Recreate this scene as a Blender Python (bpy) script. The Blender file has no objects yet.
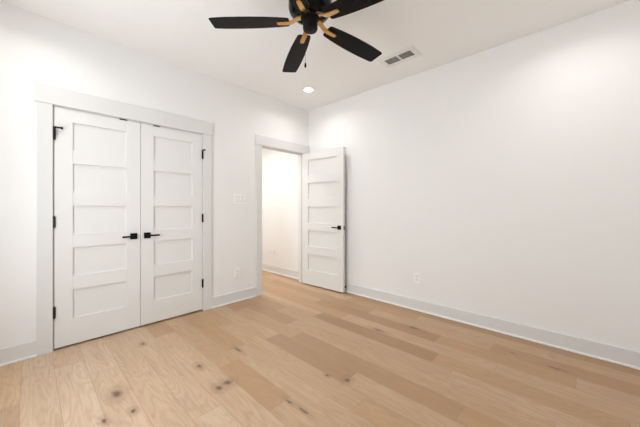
import bpy, bmesh, math, random
from mathutils import Vector, Matrix
R = math.radians
SC = bpy.context.scene
COL = SC.collection

# ------------------------------------------------------------------ camera
H = 2.743                                            # ceiling height
CAM = (-3.0943, -3.1730, 1.1877)
cd = bpy.data.cameras.new('camera')
cam = bpy.data.objects.new('camera', cd); COL.objects.link(cam)
cam.location = CAM
cam.rotation_euler = (R(90), 0, R(43.351 - 90))
cd.sensor_fit = 'HORIZONTAL'; cd.sensor_width = 36.0
cd.lens = 275.137 / 640 * 36
cd.shift_y = -5.64 / 640
cd.clip_start = 0.02
SC.camera = cam

# ------------------------------------------------------------------ world, exposure
SC.view_settings.view_transform = 'Standard'
SC.view_settings.look = 'None'
SC.view_settings.gamma = 1.0
SC.view_settings.use_curve_mapping = False
SC.view_settings.exposure = 0.14
SC.cycles.use_denoising = True
SC.cycles.max_bounces = 16
SC.cycles.diffuse_bounces = 12
SC.cycles.sample_clamp_indirect = 8.0
w = bpy.data.worlds.new('daylight_sky'); SC.world = w; w.use_nodes = True
nt = w.node_tree; bg = nt.nodes['Background']
sky = nt.nodes.new('ShaderNodeTexSky'); sky.sky_type = 'HOSEK_WILKIE'
sky.sun_direction = Vector((0.5, 0.6, 0.6)).normalized(); sky.turbidity = 5.0
nt.links.new(sky.outputs[0], bg.inputs[0]); bg.inputs[1].default_value = 0.15

# daylight coming in at the window left of the camera and an added, unseen window at the hall's end
def area(name, loc, rot, sx, sy, power, col, shape='RECTANGLE'):
    l = bpy.data.lights.new(name, 'AREA'); l.shape = shape; l.size = sx
    if shape == 'RECTANGLE': l.size_y = sy
    l.energy = power; l.color = col
    o = bpy.data.objects.new(name, l); COL.objects.link(o)
    o.location = loc; o.rotation_euler = rot
    return o
WX, WY = -3.66, -3.74                                # inner faces of the window walls
W1 = (-2.25, -0.70, 0.62, 2.12)                      # y0, y1, z0, z1 in the left window wall
W3 = (-1.05, -0.25, 0.62, 2.12)                      # x0, x1, z0, z1 of the added window in the hall's end wall
DAY = (0.875, 0.94, 1.0)
area('window_daylight', (WX - .16, (W1[0]+W1[1])/2, (W1[2]+W1[3])/2), (0, R(-90), 0), W1[3]-W1[2], W1[1]-W1[0], 62, DAY)
area('hall_fill_light', ((W3[0]+W3[1])/2, 2.7 + .16, (W3[2]+W3[3])/2), (R(-90), 0, 0), W3[1]-W3[0], W3[3]-W3[2], 16, (1.0, .985, .965))  # fill light added to brighten the hall, behind an invented window
LAMP_POWER = 3.4
LAMP_COL = (.98, .96, .925)
HALL_POWER = 14.5

# ------------------------------------------------------------------ material helpers
def mat(name, col, rough=.5, metal=0, spec=.5, bump=None, coat=0):
    m = bpy.data.materials.new(name); m.use_nodes = True
    n = m.node_tree; b = n.nodes['Principled BSDF']
    b.inputs['Base Color'].default_value = (*col, 1)
    b.inputs['Roughness'].default_value = rough
    b.inputs['Metallic'].default_value = metal
    b.inputs['Specular IOR Level'].default_value = spec
    if coat: b.inputs['Coat Weight'].default_value = coat; b.inputs['Coat Roughness'].default_value = .08
    if bump:
        tc = n.nodes.new('ShaderNodeTexCoord')
        no = n.nodes.new('ShaderNodeTexNoise'); no.inputs['Scale'].default_value = bump[0]; no.inputs['Detail'].default_value = 4
        bp = n.nodes.new('ShaderNodeBump'); bp.inputs['Strength'].default_value = bump[1]; bp.inputs['Distance'].default_value = .002
        n.links.new(tc.outputs['Object'], no.inputs['Vector'])
        n.links.new(no.outputs[0], bp.inputs['Height']); n.links.new(bp.outputs[0], b.inputs['Normal'])
    return m
def emat(name, col, s):
    m = bpy.data.materials.new(name); m.use_nodes = True
    b = m.node_tree.nodes['Principled BSDF']
    b.inputs['Base Color'].default_value = (.9, .9, .9, 1)
    b.inputs['Emission Color'].default_value = (*col, 1); b.inputs['Emission Strength'].default_value = s
    return m

WALL = mat('wall_paint', (.825, .824, .816), .75, spec=.25, bump=(180, .06))
CEIL = mat('ceiling_paint', (.86, .856, .845), .85, spec=.2, bump=(120, .08))
TRIM = mat('trim_paint', (.71, .71, .702), .38, spec=.45)
DOORM = mat('door_paint', (.752, .750, .736), .40, spec=.45)
BLACK = mat('matte_black_metal', (.004, .004, .0045), .45, spec=.16)
BRONZE = mat('dark_hinge_metal', (.05, .047, .043), .38, metal=.7)
NICKEL = mat('satin_nickel', (.48, .47, .45), .4, metal=.85)
MOTOR = mat('glossy_black_metal', (.006, .006, .008), .24, spec=.22)
BLADE = mat('black_painted_wood', (.006, .0055, .005), .5, spec=.12, bump=(60, .1))
BRASS = mat('brushed_brass', (.66, .39, .145), .30, metal=.95)
PLATE = mat('white_plastic', (.91, .905, .89), .3)
GAP_SHADE = mat('plate_gap_shade', (.52, .51, .49), .7)  # grey inset painting the thin shadow around rockers and receptacles
SLOT = mat('dark_slot', (.06, .055, .05), .7)
VENTM = mat('vent_white_enamel', (.78, .76, .73), .45)
DUCT = mat('duct_dark', (.05, .047, .044), .8)
RUBBER = mat('black_rubber', (.02, .02, .02), .8)
def glass_mat():
    m = bpy.data.materials.new('window_glass'); m.use_nodes = True
    n = m.node_tree; n.nodes.remove(n.nodes['Principled BSDF'])
    o = n.nodes['Material Output']
    t = n.nodes.new('ShaderNodeBsdfTransparent'); g = n.nodes.new('ShaderNodeBsdfGlossy'); g.inputs['Roughness'].default_value = .02
    mx = n.nodes.new('ShaderNodeMixShader'); mx.inputs[0].default_value = .06
    n.links.new(t.outputs[0], mx.inputs[1]); n.links.new(g.outputs[0], mx.inputs[2]); n.links.new(mx.outputs[0], o.inputs[0])
    return m
GLASS = glass_mat()

# oak floor: tone per plank comes from a face attribute, grain and knots are procedural
KNOTS = [(-2.707, -1.026, .026, .048), (-2.675, -1.274, .014, .022), (-2.163, -1.433, .030, .030), (-2.232, -1.443, .022, .030),
         (-2.217, -1.097, .019, .034), (-1.588, -2.010, .026, .022), (-1.889, -1.089, .013, .050), (-2.806, -1.245, .012, .030),
         (-.478, -1.981, .022, .065), (-.762, -1.746, .016, .060), (-.417, -3.045, .012, .060), (-1.640, -1.873, .010, .020),
         (-2.409, -.402, .016, .030), (-.376, -2.773, .008, .020), (-1.999, -1.880, .010, .028), (-1.990, -1.996, .009, .045)]
def floor_mat():
    m = bpy.data.materials.new('oak_planks'); m.use_nodes = True
    n = m.node_tree; N = n.nodes; L = n.links; b = N['Principled BSDF']
    def val(x): 
        return x
    def math_(op, a, c=None, d=None, clamp=False):
        k = N.new('ShaderNodeMath'); k.operation = op; k.use_clamp = clamp
        for i, v in enumerate((a, c, d)):
            if v is None: continue
            if isinstance(v, (int, float)): k.inputs[i].default_value = v
            else: L.new(v, k.inputs[i])
        return k.outputs[0]
    def mixc(f, a, c, mode='MIX'):
        k = N.new('ShaderNodeMix'); k.data_type = 'RGBA'; k.blend_type = mode
        for s, v in ((0, f), (6, a), (7, c)):
            if isinstance(v, (int, float)): k.inputs[s].default_value = v
            elif isinstance(v, tuple): k.inputs[s].default_value = (*v, 1)
            else: L.new(v, k.inputs[s])
        return k.outputs[2]
    at = N.new('ShaderNodeAttribute'); at.attribute_type = 'GEOMETRY'; at.attribute_name = 'plank'
    sp = N.new('ShaderNodeSeparateColor'); L.new(at.outputs['Color'], sp.inputs[0])
    tone, hue, rnd = sp.outputs[0], sp.outputs[1], sp.outputs[2]
    tc = N.new('ShaderNodeTexCoord'); so = N.new('ShaderNodeSeparateXYZ'); L.new(tc.outputs['Object'], so.inputs[0])
    x, y = so.outputs[0], so.outputs[1]
    uv = N.new('ShaderNodeUVMap'); su = N.new('ShaderNodeSeparateXYZ'); L.new(uv.outputs[0], su.inputs[0])
    def comb(a, c, d):
        k = N.new('ShaderNodeCombineXYZ')
        for i, v in enumerate((a, c, d)):
            if isinstance(v, (int, float)): k.inputs[i].default_value = v
            else: L.new(v, k.inputs[i])
        return k.outputs[0]
    def noise(vec, scale, detail=2, rough=.5, dist=0):
        k = N.new('ShaderNodeTexNoise'); L.new(vec, k.inputs['Vector'])
        k.inputs['Scale'].default_value = scale; k.inputs['Detail'].default_value = detail
        k.inputs['Roughness'].default_value = rough; k.inputs['Distortion'].default_value = dist
        return k.outputs[0]
    z = math_('MULTIPLY', rnd, 37.0)
    # cathedral figure: contour lines of a stretched smooth noise
    fig = noise(comb(math_('MULTIPLY', x, 7.0), math_('MULTIPLY', y, 1.1), z), 1.0, 2.0, .45, .3)
    ring = math_('SINE', math_('MULTIPLY', fig, 95.0))
    ring = math_('MULTIPLY_ADD', ring, .5, .5)
    ring = math_('POWER', ring, 2.2)
    # fine straight pores
    pore = noise(comb(math_('MULTIPLY', x, 105.0), math_('MULTIPLY', y, 4.0), z), 1.0, 3.0, .6)
    pore = math_('MULTIPLY_ADD', pore, 2.2, -.72, clamp=True)
    broad = noise(comb(math_('MULTIPLY', x, 14.0), math_('MULTIPLY', y, 1.6), math_('ADD', z, 9.0)), 1.0, 3.0, .5)
    # base tone of the plank
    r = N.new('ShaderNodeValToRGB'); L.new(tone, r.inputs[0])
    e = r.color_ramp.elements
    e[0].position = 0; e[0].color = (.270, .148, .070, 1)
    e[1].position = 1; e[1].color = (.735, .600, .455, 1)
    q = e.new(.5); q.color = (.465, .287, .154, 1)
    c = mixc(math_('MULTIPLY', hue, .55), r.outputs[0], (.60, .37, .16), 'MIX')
    c = mixc(math_('MULTIPLY', ring, .24), c, (.33, .20, .115))
    c = mixc(math_('MULTIPLY', pore, .34), c, (.30, .185, .11))
    f2 = math_('MULTIPLY_ADD', broad, 1.6, -.55, clamp=True)
    c = mixc(math_('MULTIPLY', f2, .42), c, (.345, .205, .112))
    # knots
    jit = noise(tc.outputs['Object'], 34.0, 3.0, .6)
    tot = halo = None
    for (kx, ky, rx, ry) in KNOTS:
        dx = math_('MULTIPLY', math_('SUBTRACT', x, kx), 1/rx); dy = math_('MULTIPLY', math_('SUBTRACT', y, ky), 1/ry)
        d = math_('SQRT', math_('ADD', math_('MULTIPLY', dx, dx), math_('MULTIPLY', dy, dy)))
        v = math_('SUBTRACT', 1.25, math_('ADD', d, math_('MULTIPLY_ADD', jit, 1.6, -.8)), clamp=True)
        tot = v if tot is None else math_('MAXIMUM', tot, v)
        h2 = math_('MULTIPLY', math_('SUBTRACT', 2.9, math_('ADD', d, math_('MULTIPLY_ADD', jit, 2.0, -1.0)), clamp=True), .34)
        halo = h2 if halo is None else math_('MAXIMUM', halo, h2)
    # small scattered knots elsewhere
    vo = N.new('ShaderNodeTexVoronoi'); vo.feature = 'F1'; vo.inputs['Scale'].default_value = 1.0
    L.new(comb(math_('MULTIPLY', x, 5.0), math_('MULTIPLY', y, 1.9), z), vo.inputs['Vector'])
    pick = N.new('ShaderNodeSeparateColor'); L.new(vo.outputs['Color'], pick.inputs[0])
    sm = math_('MULTIPLY', math_('MULTIPLY_ADD', vo.outputs['Distance'], -16.0, 1.1, clamp=True), math_('GREATER_THAN', pick.outputs[0], .80))
    tot = math_('MAXIMUM', tot, math_('MULTIPLY', sm, .5))
    c = mixc(halo, c, (.30, .185, .11))
    c = mixc(math_('MULTIPLY', tot, 1.0, clamp=True), c, (.120, .078, .056))
    # plank edges: eased seam
    ed = math_('MINIMUM', su.outputs[0], su.outputs[1])            # distance in metres from the plank's edge
    seam = math_('MULTIPLY_ADD', ed, -520.0, 1.0, clamp=True)
    c = mixc(math_('MULTIPLY', seam, .6), c, (.20, .12, .07))
    L.new(c, b.inputs['Base Color'])
    L.new(math_('MULTIPLY_ADD', pore, .12, .30), b.inputs['Roughness'])
    b.inputs['Specular IOR Level'].default_value = .42
    bp = N.new('ShaderNodeBump'); bp.inputs['Strength'].default_value = .25; bp.inputs['Distance'].default_value = .001
    L.new(math_('MULTIPLY_ADD', seam, -1.6, math_('MULTIPLY', pore, -.25)), bp.inputs['Height']); L.new(bp.outputs[0], b.inputs['Normal'])
    return m
OAK = floor_mat()

# ------------------------------------------------------------------ mesh helpers
def obj(name, bm, m, parent=None, smooth=False):
    me = bpy.data.meshes.new(name)
    bmesh.ops.recalc_face_normals(bm, faces=bm.faces)
    bm.to_mesh(me); bm.free()
    for mm in (m if isinstance(m, (list, tuple)) else [m]): me.materials.append(mm)
    if smooth:
        for p in me.polygons: p.use_smooth = True
        me.set_sharp_from_angle(angle=R(smooth if smooth is not True else 35))
    o = bpy.data.objects.new(name, me); COL.objects.link(o)
    if parent: o.parent = parent
    return o
def box(bm, x0, x1, y0, y1, z0, z1, bev=0, mi=0, seg=2):
    t = bmesh.new()
    r = bmesh.ops.create_cube(t, size=1.0)
    for v in t.verts:
        v.co = Vector(((x0+x1)/2 + v.co.x*(x1-x0), (y0+y1)/2 + v.co.y*(y1-y0), (z0+z1)/2 + v.co.z*(z1-z0)))
    if bev: bmesh.ops.bevel(t, geom=t.edges[:], offset=bev, segments=seg, profile=.5, affect='EDGES')
    for f in t.faces: f.material_index = mi
    merge(bm, t)
def merge(bm, t, mx=None):
    if mx is not None: bmesh.ops.transform(t, matrix=mx, verts=t.verts)
    vm = {}
    for v in t.verts: vm[v] = bm.verts.new(v.co)
    for f in t.faces:
        nf = bm.faces.new([vm[v] for v in f.verts]); nf.material_index = f.material_index
    t.free()
def lathe(bm, prof, seg=48, mx=None):
    """profile of (radius, z), closed at the axis where radius is 0"""
    t = bmesh.new(); rings = []
    for r, z in prof:
        if r < 1e-6: rings.append([t.verts.new((0, 0, z))])
        else: rings.append([t.verts.new((r*math.cos(2*math.pi*i/seg), r*math.sin(2*math.pi*i/seg), z)) for i in range(seg)])
    for a, b in zip(rings, rings[1:]):
        for i in range(seg):
            j = (i+1) % seg
            if len(a) == 1 and len(b) == 1: continue
            if len(a) == 1: t.faces.new((a[0], b[i], b[j]))
            elif len(b) == 1: t.faces.new((a[i], a[j], b[0]))
            else: t.faces.new((a[i], a[j], b[j], b[i]))
    merge(bm, t, mx)
def cyl(bm, p0, p1, r, seg=16, r2=None):
    p0, p1 = Vector(p0), Vector(p1); d = p1-p0; L = d.length
    q = d.to_track_quat('Z', 'Y').to_matrix().to_4x4()
    lathe(bm, [(0, 0), (r, 0), (r if r2 is None else r2, L), (0, L)], seg, Matrix.Translation(p0) @ q)
def prism(bm, pts, z0, z1, mx=None, bev=0):
    t = bmesh.new()
    a = [t.verts.new((x, y, z0)) for x, y in pts]; b = [t.verts.new((x, y, z1)) for x, y in pts]
    n = len(pts)
    t.faces.new(a[::-1]); t.faces.new(b)
    for i in range(n): t.faces.new((a[i], a[(i+1) % n], b[(i+1) % n], b[i]))
    if bev:
        es = [e for e in t.edges if abs(e.verts[0].co.z - e.verts[1].co.z) < 1e-6]
        bmesh.ops.bevel(t, geom=es, offset=bev, segments=2, profile=.5, affect='EDGES')
    merge(bm, t, mx)
def empty(name, loc=(0, 0, 0), rz=0):
    o = bpy.data.objects.new(name, None); COL.objects.link(o)
    o.empty_display_size = .1; o.location = loc; o.rotation_euler = (0, 0, rz); return o
def tag(o, label, cat, group=None, kind=None):
    o['label'] = label; o['category'] = cat
    if group: o['group'] = group
    if kind: o['kind'] = kind
    return o
def struct(o, label, cat): return tag(o, label, cat, kind='structure')
def copy_tree(o, parent=None):
    c = o.copy(); COL.objects.link(c)
    if parent: c.parent = parent
    for ch in [k for k in bpy.data.objects if k.parent == o]: copy_tree(ch, c)
    return c

# ------------------------------------------------------------------ the setting
T = .115                                             # wall thickness
HY = 2.7                                             # hall end
CL0, CL1, CLT = -2.971, -1.692, 2.055                # closet rough opening
EN0, EN1, ENT = -.916, -.091, 2.055                  # entry rough opening

# floor of individual planks
PW = .1667
JOINTS = {-10: [-.70], -9: [-1.7], -2: None, -3: [-1.230, -1.855], 0: [-1.11, -2.005], 1: [-2.668, -1.25], 2: [-1.0, -3.3], 3: [-2.50, -.62], 4: [-2.342, -1.05], 5: [-2.72, -1.30],
          6: [-2.236, -3.155, -.75], 7: [-2.627, -1.43], 8: [-1.9, -3.6], -1: [-.55, -2.2], -4: [-.35, -2.4], -5: [-1.6], -6: [-.9, -2.3], -7: [-1.9], -8: [-1.5], 9: [-.9, -2.9]}
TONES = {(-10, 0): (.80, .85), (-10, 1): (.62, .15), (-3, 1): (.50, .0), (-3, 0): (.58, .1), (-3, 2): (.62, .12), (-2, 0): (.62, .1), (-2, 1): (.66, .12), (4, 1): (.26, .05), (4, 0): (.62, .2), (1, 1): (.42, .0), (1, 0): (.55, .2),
         (6, 1): (.26, .10), (6, 2): (.50, .30), (8, 1): (.62, .35), (7, 1): (.60, .25), (7, 0): (.38, .1), (9, 1): (.30, .25), (9, 0): (.25, .25), (9, 2): (.35, .3), (8, 0): (.45, .3), (8, 2): (.5, .3), (5, 1): (.62, .15), (5, 0): (.45, .15), (3, 1): (.60, .1), (3, 0): (.50, .1),
         (2, 1): (.60, .2), (0, 1): (.36, .0), (0, 2): (.62, .15), (0, 0): (.62, .15), (-1, 1): (.60, .15)}
random.seed(11)
bm = bmesh.new(); fc = bm.loops.layers.float_color.new('plank'); fu = bm.loops.layers.uv.new('UVMap')
def plank(x0, x1, y0, y1, tone, hue, rnd):
    # a small grid so the UVs can hold the distance to the nearest edge
    e = .004
    xs = [x0, min(x0+e, x1), max(x1-e, x0), x1] if x1-x0 > 2.5*e else [x0, x1]
    ys = [y0, y0+e, y1-e, y1]
    V = [[bm.verts.new((x, y, 0)) for y in ys] for x in xs]
    for i in range(len(xs)-1):
        for j in range(3):
            f = bm.faces.new((V[i][j], V[i+1][j], V[i+1][j+1], V[i][j+1]))
            for l in f.loops:
                l[fc] = (tone, hue, rnd, 1)
                l[fu].uv = (min(l.vert.co.x-x0, x1-l.vert.co.x), min(l.vert.co.y-y0, y1-l.vert.co.y))
k = -15
while True:
    x0 = -1.63 + PW*k; x1 = x0 + PW
    if x0 > .05: break
    a, b2 = max(x0, WX-.12), min(x1, T)
    if b2 > a:
        ends = sorted(JOINTS.get(k) or [random.uniform(-2.6, -.8)])
        y = ends[0]
        lo = []
        while y > WY-.1: y -= random.uniform(.9, 1.9); lo.append(max(y, WY-.12))
        hi = []; y = ends[-1]
        while y < HY+.1: y += random.uniform(.9, 1.9); hi.append(min(y, HY+.12))
        ys = lo[::-1] + ends + hi
        n0 = len(lo)
        for i in range(len(ys)-1):
            if ys[i+1]-ys[i] < .02: continue
            idx = i - (n0-1)                          # 0 = the plank in front of the first listed joint
            top = len(ends)
            key = (k, top-idx)                        # 0 = beyond the far joint, counting towards the camera
            tone, hue = TONES.get(key, (min(max(random.gauss(.77 if k <= -5 else .62 if k <= -3 else .55, .045 if k <= -3 else .075), .25), .92), random.uniform(.0, .1 if k <= -4 else .32)))  # left rows paler, less orange: the brighter daylight there put into plank tone
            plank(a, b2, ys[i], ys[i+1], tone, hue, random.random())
    k += 1
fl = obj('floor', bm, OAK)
struct(fl, 'light oak plank floor with dark knots', 'floor')
bm = bmesh.new(); box(bm, WX-.12, T, WY-.12, HY+.12, -.12, -.004)
o = obj('subfloor', bm, DUCT, fl)

def wall(name, bm, label):
    return struct(obj(name, bm, WALL), label, 'wall')
# left wall of the photo: closet and doorway (plane y = 0)
bm = bmesh.new()
box(bm, WX-.12, CL0, 0, T, 0, H); box(bm, CL0, CL1, 0, T, CLT, H); box(bm, CL1, EN0, 0, T, 0, H)
box(bm, EN0, EN1, 0, T, ENT, H); box(bm, EN1, 0, 0, T, 0, H)
wall('wall_left', bm, 'white painted wall holding the closet and the doorway')
# right wall, running on into the hall (plane x = 0)
bm = bmesh.new(); box(bm, 0, T, WY-.12, HY+.12, 0, H)
wall('wall_right', bm, 'long bare white painted wall on the right')
# window walls behind the camera
bm = bmesh.new()
box(bm, WX-.12, WX, WY-.12, W1[0], 0, H); box(bm, WX-.12, WX, W1[1], 0, 0, H)
box(bm, WX-.12, WX, W1[0], W1[1], 0, W1[2]); box(bm, WX-.12, WX, W1[0], W1[1], W1[3], H)
wall('wall_window', bm, 'white wall with a wide window left of the camera')
bm = bmesh.new(); box(bm, WX, 0, WY-.12, WY, 0, H)
wall('wall_rear', bm, 'plain white wall behind the camera')
# hall and closet
HX = -1.30
bm = bmesh.new(); box(bm, HX-T, HX, T, HY, 0, H); wall('wall_hall_left', bm, 'white hall wall beyond the doorway, left side')
bm = bmesh.new(); box(bm, HX-T, W3[0], HY, HY+.12, 0, H); box(bm, W3[1], 0, HY, HY+.12, 0, H); box(bm, W3[0], W3[1], HY, HY+.12, 0, W3[2]); box(bm, W3[0], W3[1], HY, HY+.12, W3[3], H); wall('wall_hall_end', bm, 'white wall at the far end of the hall')
bm = bmesh.new()
box(bm, -3.35, -3.25, T, .75, 0, H); box(bm, -1.52, HX-T, T, .75, 0, H); box(bm, -3.35, HX-T, .75, .85, 0, H)
wall('wall_closet', bm, 'white inner walls of the closet')
VC, VI = (-.463, -1.816), (.057, .146)                # air register: centre, half size of the duct opening
bm = bmesh.new()
box(bm, WX-.12, VC[0]-VI[0], WY-.12, HY+.12, H, H+.12); box(bm, VC[0]+VI[0], T, WY-.12, HY+.12, H, H+.12)
box(bm, VC[0]-VI[0], VC[0]+VI[0], WY-.12, VC[1]-VI[1], H, H+.12); box(bm, VC[0]-VI[0], VC[0]+VI[0], VC[1]+VI[1], HY+.12, H, H+.12)
struct(obj('ceiling', bm, CEIL), 'flat white painted ceiling', 'ceiling')

# windows (sash frames with glass), left of the camera, and one added in the hall
def window(name, along, fixed, a0, a1, z0, z1, label, sg=1):
    root = empty(name); struct(root, label, 'window')
    def bx(bm, a, b, d0, d1, z, zz, bev=.003):
        if along == 'y': box(bm, *sorted((fixed-sg*d1, fixed-sg*d0)), a, b, z, zz, bev)
        else: box(bm, a, b, *sorted((fixed-sg*d1, fixed-sg*d0)), z, zz, bev)
    f = bmesh.new(); g = bmesh.new(); mid = (a0+a1)/2
    bx(f, a0, a0+.04, .02, .10, z0, z1); bx(f, a1-.04, a1, .02, .10, z0, z1); bx(f, mid-.035, mid+.035, .02, .10, z0, z1)
    bx(f, a0+.04, mid-.035, .02, .10, z0, z0+.04); bx(f, a0+.04, mid-.035, .02, .10, z1-.04, z1)
    bx(f, mid+.035, a1-.04, .02, .10, z0, z0+.04); bx(f, mid+.035, a1-.04, .02, .10, z1-.04, z1)
    zm = (z0+z1)/2
    for p, q in ((a0+.04, mid-.035), (mid+.035, a1-.04)):
        bx(f, p, q, .035, .08, zm-.02, zm+.02)
        bx(g, p, q, .055, .061, z0+.04, zm-.02, 0); bx(g, p, q, .055, .061, zm+.02, z1-.04, 0)
    obj('window_frame', f, TRIM, root); obj('pane', g, GLASS, root)
    s = bmesh.new(); bx(s, a0-.11, a1+.11, -.045, .0, z0-.025, z0); bx(s, a0-.09, a1+.09, -.018, 0, z0-.115, z0-.025)
    bx(s, a0-.09, a0, -.018, 0, z0, z1); bx(s, a1, a1+.09, -.018, 0, z0, z1); bx(s, a0-.10, a1+.10, -.022, 0, z1, z1+.13)
    obj('window_casing', s, TRIM, root)
window('window_1', 'y', WX, *W1, 'wide white window left of the camera')
window('added_hall_window', 'x', HY, *W3, 'added unseen white window in the end wall of the hall', -1)

# door linings and casings
def casing(name, label, x0, x1, top, head, left_w=.092, right_w=.092, over=.012, back=False, rover=None):
    """x0..x1: clear opening between the jambs; head: top of the head casing"""
    root = empty(name, ((x0+x1)/2, 0, 0)); struct(root, label, 'door trim')
    ox = (x0+x1)/2
    rv = .006
    b = bmesh.new()
    for s in ([0, 1] if back else [0]):
        y0, y1 = (-.018, 0) if s == 0 else (T, T+.018)
        hy0, hy1 = (-.024, 0) if s == 0 else (T, T+.024)
        b1 = bmesh.new(); box(b1, x0-rv-left_w-ox, x0-rv-ox, y0, y1, 0, top+rv, .0015); obj('side_casing', b1, TRIM, root)
        b1 = bmesh.new(); box(b1, x1+rv-ox, x1+rv+right_w-ox, y0, y1, 0, top+rv, .0015); obj('side_casing', b1, TRIM, root)
        b1 = bmesh.new(); box(b1, x0-rv-left_w-over-ox, x1+rv+right_w+(over if rover is None else rover)-ox, hy0, hy1, top+rv, head, .0015); obj('head_casing', b1, TRIM, root)
    j = bmesh.new()
    box(j, x0-.019-ox, x0-ox, 0, T, 0, top+.019); box(j, x1-ox, x1+.019-ox, 0, T, 0, top+.019); box(j, x0-ox, x1-ox, 0, T, top, top+.019)
    box(j, x0-ox, x0+.011-ox, .042, .077, 0, top, .001); box(j, x1-.011-ox, x1-ox, .042, .077, 0, top, .001); box(j, x0+.011-ox, x1-.011-ox, .042, .077, top-.011, top, .001)
    obj('jamb', j, TRIM, root)
    return root
C0, C1, CT = -2.952, -1.711, 2.0355
E0, E1, ET = -.897, -.110, 2.036
casing('trim_1', 'white flat casing with overhanging head around the closet doors', C0, C1, CT, 2.186)
casing('trim_2', 'white flat casing around the open doorway in the corner', E0, E1, ET, 2.172, right_w=.103, back=True, rover=.0)

# baseboards with shoe moulding
def baseboard(name, axis, face, sgn, a0, a1, label, hgt=.125, shoe_in=(0, 0)):
    root = empty(name); struct(root, label, 'baseboard')
    def bx(bm, d0, d1, z0, z1, bev, s0=0, s1=0):
        lo, hi = sorted((face+sgn*d0, face+sgn*d1))
        if axis == 'x': box(bm, a0+s0, a1-s1, lo, hi, z0, z1, bev)
        else: box(bm, lo, hi, a0+s0, a1-s1, z0, z1, bev)
    b = bmesh.new(); bx(b, 0, .014, 0, hgt, .0012); obj('board', b, TRIM, root)
    b = bmesh.new(); bx(b, .014, .028, 0, .017, .004, *shoe_in); obj('shoe_moulding', b, SHOE, root)
SHOE = mat('shoe_paint', (.87, .87, .86), .35)
lc = C0-.006-.092
baseboard('baseboard_left', 'x', 0, -1, WX, lc, 'white baseboard left of the closet')
baseboard('baseboard_middle', 'x', 0, -1, C1+.006+.092, E0-.006-.092, 'short white baseboard between closet and doorway')
baseboard('baseboard_right', 'y', 0, -1, WY, -.03, 'long white baseboard along the right wall')
baseboard('baseboard_hall', 'y', 0, -1, T+.03, HY, 'white baseboard in the hall seen through the doorway')
baseboard('baseboard_hall_left', 'y', HX, 1, T, HY, 'white baseboard along the left hall wall')
baseboard('baseboard_window', 'y', WX, 1, WY, -.03, 'white baseboard under the window left of the camera')
baseboard('baseboard_rear', 'x', WY, 1, WX+.03, -.03, 'white baseboard along the plain wall behind the camera')

# ------------------------------------------------------------------ doors
DZ0, DZ1 = .016, 2.032
PANELS = [(.240, .482), (.603, .845), (.962, 1.206), (1.320, 1.569), (1.684, 1.921)]
def door_leaf(root, wd, sgn, th=.035):
    """leaf spans x from 0 (hinge) to sgn*wd, y from 0 (shown face) to th"""
    st = .115
    def bx(bm, a, b, y0, y1, z0, z1, bev=0):
        p, q = sorted((sgn*a, sgn*b)); box(bm, p, q, y0, y1, z0, z1, bev)
    b = bmesh.new()
    bv = .0012
    bx(b, 0, st, 0, th, DZ0, DZ1, bv); bx(b, wd-st, wd, 0, th, DZ0, DZ1, bv)
    zs = [DZ0] + [z for p in PANELS for z in p] + [DZ1]
    for i in range(0, len(zs), 2): bx(b, st, wd-st, 0, th, zs[i], zs[i+1], .0006)
    obj('door_frame', b, DOORM, root)
    for z0, z1 in PANELS:
        b = bmesh.new(); bx(b, st-.004, wd-st+.004, .014, th-.014, z0-.004, z1+.004); obj('panel', b, DOORM, root)
def lever(root, x, y, z, toward, out, m=BLACK):
    """square rose, lever pointing to x direction `toward`, projecting to y direction `out`"""
    b = bmesh.new(); p, q = sorted((y, y+out*.008)); box(b, x-.029, x+.029, p, q, z-.029, z+.029, .0015)
    h = obj('door_handle', b, m, root)
    b = bmesh.new()
    cyl(b, (x, y+out*.008, z), (x, y+out*.044, z), .010)
    p, q = sorted((y+out*.040, y+out*.052))
    a, c = sorted((x-toward*.011, x+toward*.100)); box(b, a, c, p, q, z-.008, z+.008, .002)
    obj('lever', b, m, h)
    return h
def hinge(root, x, y, z, m, leafdir=1, stop=0):
    b = bmesh.new(); 
    cyl(b, (x, y, z-.045), (x, y, z+.045), .0068); cyl(b, (x, y, z+.045), (x, y, z+.052), .0045); cyl(b, (x, y, z-.052), (x, y, z-.045), .0045)
    for k in (-.027, -.009, .009, .027): cyl(b, (x, y, z+k-.0006), (x, y, z+k+.0006), .0072)
    box(b, x-.010 if leafdir > 0 else x-.002, x+.002 if leafdir > 0 else x+.010, y+.002, y+.006, z-.044, z+.044)
    h = obj('hinge', b, m, root, smooth=30)
    if stop:
        s = bmesh.new()
        cyl(s, (x, y, z+.052), (x, y, z+.058), .012)
        box(s, min(x, x+stop*.048), max(x, x+stop*.048), y-.016, y-.008, z+.050, z+.062, .002)
        cyl(s, (x+stop*.046, y-.020, z+.056), (x+stop*.046, y+.004, z+.056), .0085)
        if abs(stop) >= 1: cyl(s, (x+stop*.004, y-.012, z-.02), (x+stop*.004, y-.012, z+.05), .005)
        obj('hinge_pin_stop', s, BLACK, h, smooth=30)
    return h
HZ = (1.800, 1.070, .318)
LW = .6152
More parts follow.
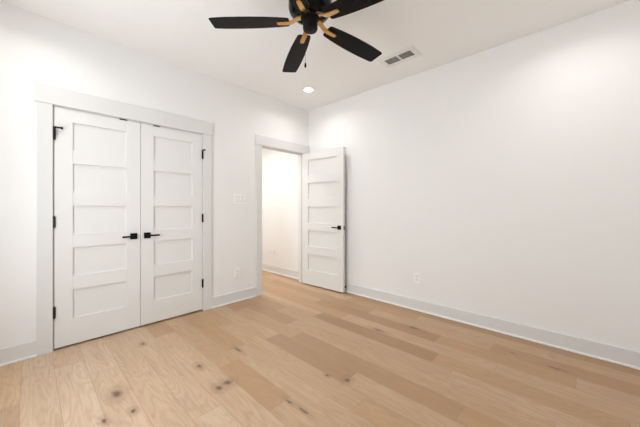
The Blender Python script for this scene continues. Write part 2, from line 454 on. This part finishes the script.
# closet pair, faces set just behind the casing front
YF = -.002
d1 = empty('door_1', (C0+.004, YF, 0)); struct(d1, 'left leaf of the white five-panel closet doors', 'door')
door_leaf(d1, LW, 1)
lever(d1, LW-.056, 0, .911, -1, -1)
for i, z in enumerate(HZ): hinge(d1, -.001, -.009, z, BRONZE, -1, 1 if i == 0 else 0)
d2 = empty('door_2', (C1-.003, YF, 0)); struct(d2, 'right leaf of the white five-panel closet doors', 'door')
door_leaf(d2, LW, -1)
lever(d2, -(LW-.056), 0, .911, 1, -1)
for i, z in enumerate(HZ): hinge(d2, .000, -.009, z, BLACK, 1, .35 if i == 0 else 0)
for d, s in ((d1, 1), (d2, -1)):
    b = bmesh.new(); p, q = sorted((s*(LW-.170), s*(LW-.110))); box(b, p, q, -.004, .024, DZ1-.007, DZ1+.0030)
    obj('ball_catch', b, BLACK, d)
# open bedroom door, hinged at the corner side
AX = -.110 + .003; AY = -.014
OPEN = 93.0
d3 = empty('door_3', (AX, AY, 0), R(OPEN)); struct(d3, 'white five-panel bedroom door standing open against the right wall', 'door')
sub = []
n0 = set(bpy.data.objects)
door_leaf(d3, .779, -1)
# closed position: the leaf runs in -x; the room-side face lies nearest the pin, the hall-side face (shown) 35 mm behind
for o in set(bpy.data.objects) - n0:
    for v in o.data.vertices: v.co.x -= .004; v.co.y += .010
lever(d3, -.004-.779+.066, .045, .911, 1, 1)
lever(d3, -.004-.779+.066, .010, .911, 1, -1)
b = bmesh.new(); box(b, -.7845, -.7828, .016, .039, .911-.029, .911+.029); 
box(b, -.790, -.783, .021, .034, .911-.008, .911+.008, .001)
obj('latch_plate', b, BRONZE, d3)
for z in HZ: hinge(d3, 0, 0, z, NICKEL, 1)

# ------------------------------------------------------------------ ceiling fan
FX, FY, FZ = -1.793, -1.854, 2.4395
fan = empty('ceiling_fan', (FX, FY, FZ))
tag(fan, 'black five-blade ceiling fan with brass blade arms', 'ceiling fan')
top = H - FZ
b = bmesh.new()
lathe(b, [(0, top), (.072, top), (.074, top-.012), (.066, top-.045), (.045, top-.062), (.026, top-.066), (0, top-.066)])
obj('canopy', b, MOTOR, fan, smooth=40)
b = bmesh.new(); cyl(b, (0, 0, .18), (0, 0, top-.06), .017, 24); obj('downrod', b, MOTOR, fan, smooth=40)
b = bmesh.new()
lathe(b, [(0, .205), (.040, .205), (.085, .196), (.122, .176), (.140, .152), (.145, .128), (.145, .088), (.141, .070), (.126, .051), (.104, .039), (.080, .034), (0, .034)], 64)
obj('motor_housing', b, MOTOR, fan, smooth=40)
b = bmesh.new()
lathe(b, [(0, .036), (.062, .036), (.064, .032), (.064, .022), (.056, .018), (0, .018)], 48)
obj('flywheel', b, BLACK, fan, smooth=40)
b = bmesh.new()
lathe(b, [(0, .020), (.048, .020), (.050, .016), (.050, -.046), (.046, -.056), (.034, -.060), (0, -.060)], 48)
cap = obj('switch_housing', b, BLACK, fan, smooth=40)
b = bmesh.new(); lathe(b, [(0, -.060), (.013, -.060), (.012, -.063), (.006, -.065), (0, -.065)], 24); obj('finial', b, BLACK, cap, smooth=40)
def blade_outline():
    top_, bot = [], []
    prof = [(.140, .036), (.146, .046), (.156, .050), (.22, .058), (.30, .0650), (.38, .0690), (.46, .0705), (.54, .0695), (.60, .0665), (.640, .0635), (.654, .061), (.660, .055)]
    return [(r, h) for r, h in prof] + [(r, -h) for r, h in prof[::-1]]
PITCH = R(7.5)
def make_blade():
    b = bmesh.new(); prism(b, blade_outline(), -.003, .003, Matrix.Rotation(-PITCH, 4, 'X'), .001)
    return obj('blade', b, BLADE, fan)
def make_arm(parent):
    # brass arm: leaves the flywheel, dips and runs under the blade's root
    path = [(.050, .029, .021), (.070, .0275, .019), (.090, .020, .0165), (.106, .008, .0155), (.124, -.001, .0155), (.147, -.0055, .0170), (.18, -.0062, .0160), (.208, -.0062, .0150), (.222, -.0062, .0110)]
    t = bmesh.new(); rings = []
    for i, (r, z, hw) in enumerate(path):
        p0 = path[max(i-1, 0)]; p1 = path[min(i+1, len(path)-1)]
        tx, tz = p1[0]-p0[0], p1[1]-p0[1]; l = math.hypot(tx, tz); nx, nz = -tz/l, tx/l
        h = .0045 if i < 5 else .0032
        rings.append([t.verts.new((r+nx*s2*h, s1*hw, z+nz*s2*h)) for s1, s2 in ((-1, -1), (1, -1), (1, 1), (-1, 1))])
    for a, c in zip(rings, rings[1:]):
        for i in range(4): t.faces.new((a[i], a[(i+1) % 4], c[(i+1) % 4], c[i]))
    t.faces.new(rings[0][::-1]); t.faces.new(rings[-1])
    bmesh.ops.bevel(t, geom=[e for e in t.edges if len(e.link_faces) == 2 and e.calc_face_angle(0) > R(50)], offset=.0015, segments=2, affect='EDGES')
    b = bmesh.new(); merge(b, t)
    return obj('blade_arm', b, BRASS, parent, smooth=35)
B0 = make_blade(); A0 = make_arm(B0)
for k in range(5):
    bl = B0 if k == 0 else copy_tree(B0, fan)
    bl.rotation_euler = (0, R((2.2, 2.6, 1.4, 1.8, 1.8)[k]), R(350.16 + 72*k))
b = bmesh.new()
px, py = -.036*.686 + .012, .036*.727 + .008
zc = -.046
for i in range(46):
    z = zc - i*.0048
    lathe(b, [(0, z+.0019), (.0016, z), (0, z-.0019)], 6, Matrix.Translation((px, py, 0)))
cyl(b, (px, py, zc-.22), (px, py, zc+.004), .0006, 6)
ch = obj('pull_chain', b, BRONZE, fan)
b = bmesh.new(); z = zc-.222
lathe(b, [(0, z), (.003, z), (.0062, z-.010), (.0068, z-.024), (.0045, z-.032), (0, z-.034)], 16, Matrix.Translation((px, py, 0)))
obj('pull_knob', b, BLACK, ch, smooth=40)

# ------------------------------------------------------------------ recessed lights
LENS = emat('lamp_lens', (1.0, .96, .90), 14)
def downlight(x, y, label, power, group='recessed ceiling downlights', spread=150):
    r = empty('recessed_light', (x, y, H)); tag(r, label, 'ceiling light', group)
    b = bmesh.new(); lathe(b, [(.058, -.0005), (.058, -.004), (.066, -.007), (.076, -.005), (.079, 0)], 48)
    obj('trim_ring', b, VENTM, r, smooth=60)
    b = bmesh.new(); lathe(b, [(0, -.0035), (.0585, -.0035), (.0585, 0)], 48); obj('lens', b, LENS, r)
    l = bpy.data.lights.new('lamp', 'AREA'); l.shape = 'DISK'; l.size = .11; l.energy = power; l.color = LAMP_COL; l.spread = R(spread)
    o = bpy.data.objects.new('lamp', l); COL.objects.link(o); o.parent = r; o.location = (0, 0, -.009)
downlight(-.565, -.578, 'round lit downlight in the ceiling near the room corner', LAMP_POWER * 1.15)
downlight(-.565, WY+.58, 'round lit downlight near the rear end of the right wall', LAMP_POWER)
downlight(WX+.58, -.578, 'round lit downlight left of the closet', LAMP_POWER)
downlight(-.90, .85, 'round lit downlight in the hall ceiling beyond the doorway', HALL_POWER, None, 124)

# ------------------------------------------------------------------ air vent
v = empty('air_vent', (VC[0], VC[1], H)); tag(v, 'white louvred air register in the ceiling right of the fan', 'air vent')
hx, hy = .106, .194; ix, iy = VI[0]-.002, VI[1]-.002
b = bmesh.new()
box(b, -hx, -ix, -hy, hy, -.007, 0, .0015); box(b, ix, hx, -hy, hy, -.007, 0, .0015)
box(b, -ix, ix, -hy, -iy, -.007, 0, .0015); box(b, -ix, ix, iy, hy, -.007, 0, .0015); box(b, -ix, ix, -.008, .008, -.006, .004, .001)
obj('frame', b, VENTM, v)
b = bmesh.new()
box(b, -VI[0], -ix, -iy, iy, .001, .16); box(b, ix, VI[0], -iy, iy, .001, .16); box(b, -VI[0], VI[0], -VI[1], -iy, .001, .16); box(b, -VI[0], VI[0], iy, VI[1], .001, .16); box(b, -VI[0], VI[0], -VI[1], VI[1], .16, .165)
obj('duct', b, DUCT, v)
for s in (-1, 1):
    y0, y1 = sorted((s*.008, s*iy))
    for i in range(5):
        x = -ix + (i+.5)*(2*ix/5)
        t = bmesh.new(); box(t, -.0095, .0095, y0, y1, -.0006, .0006)
        b = bmesh.new(); merge(b, t, Matrix.Translation((x, 0, .006)) @ Matrix.Rotation(R(-52), 4, 'Y'))
        obj('louvre', b, VENTM, v)

# ------------------------------------------------------------------ switch and outlets
def rot_for(wallname): return {'A': 0.0, 'B': R(-90)}[wallname]
sw = empty('light_switch', (-1.232, 0, 1.304)); tag(sw, 'white three-gang rocker switch plate beside the doorway', 'light switch')
b = bmesh.new(); box(b, -.082, .082, -.008, 0, -.0575, .0575, .002); obj('cover_plate', b, PLATE, sw)
for k in (-1, 0, 1):
    b = bmesh.new()
    box(b, k*.046-.0185, k*.046+.0185, -.0085, -.005, -.0352, .0352); obj('gap_shade', b, GAP_SHADE, sw); b = bmesh.new()
    t = bmesh.new(); box(t, -.0150, .0150, -.004, .001, -.031, .031, .001)
    merge(b, t, Matrix.Translation((k*.046, -.0100, 0)) @ Matrix.Rotation(R(5), 4, 'X'))
    obj('rocker', b, PLATE, sw)
def outlet(loc, rz, label):
    r = empty('wall_outlet', loc, rz); tag(r, label, 'outlet', 'white wall outlets')
    b = bmesh.new(); box(b, -.035, .035, -.008, 0, -.0575, .0575, .002); obj('cover_plate', b, PLATE, r)
    b = bmesh.new(); box(b, -.0168, .0168, -.0107, -.005, -.0335, .0335, .001); f = obj('receptacle', b, PLATE, r)
    b = bmesh.new(); box(b, -.0185, .0185, -.0083, -.005, -.0352, .0352); obj('gap_shade', b, GAP_SHADE, r)
    for z in (-.019, .019):
        for x0, x1, z0, z1 in ((-.0085, -.0050, z-.002, z+.009), (.0050, .0085, z-.001, z+.009), (-.003, .003, z-.010, z-.005)):
            b = bmesh.new(); box(b, x0, x1, -.0110, -.010, z0, z1); obj('slot', b, SLOT, f)
    return r
outlet((-1.272, 0, .362), 0, 'white outlet low on the wall between closet and doorway')
outlet((0, -1.800, .375), R(-90), 'white outlet low on the long right wall')
outlet((0, .91, .377), R(-90), 'white outlet low on the hall wall seen through the doorway')

# ------------------------------------------------------------------ door stop on the right baseboard
ds = empty('door_stop', (-.014, -.758, .070)); tag(ds, 'small black door stop on the baseboard behind the open door', 'door stop')
b = bmesh.new(); cyl(b, (0, 0, 0), (-.004, 0, 0), .014); 
cyl(b, (-.004, 0, 0), (-.016, 0, 0), .006)
obj('base', b, BLACK, ds, smooth=40)
b = bmesh.new(); cyl(b, (-.016, 0, 0), (-.024, 0, 0), .010); obj('rubber_tip', b, RUBBER, ds, smooth=40)
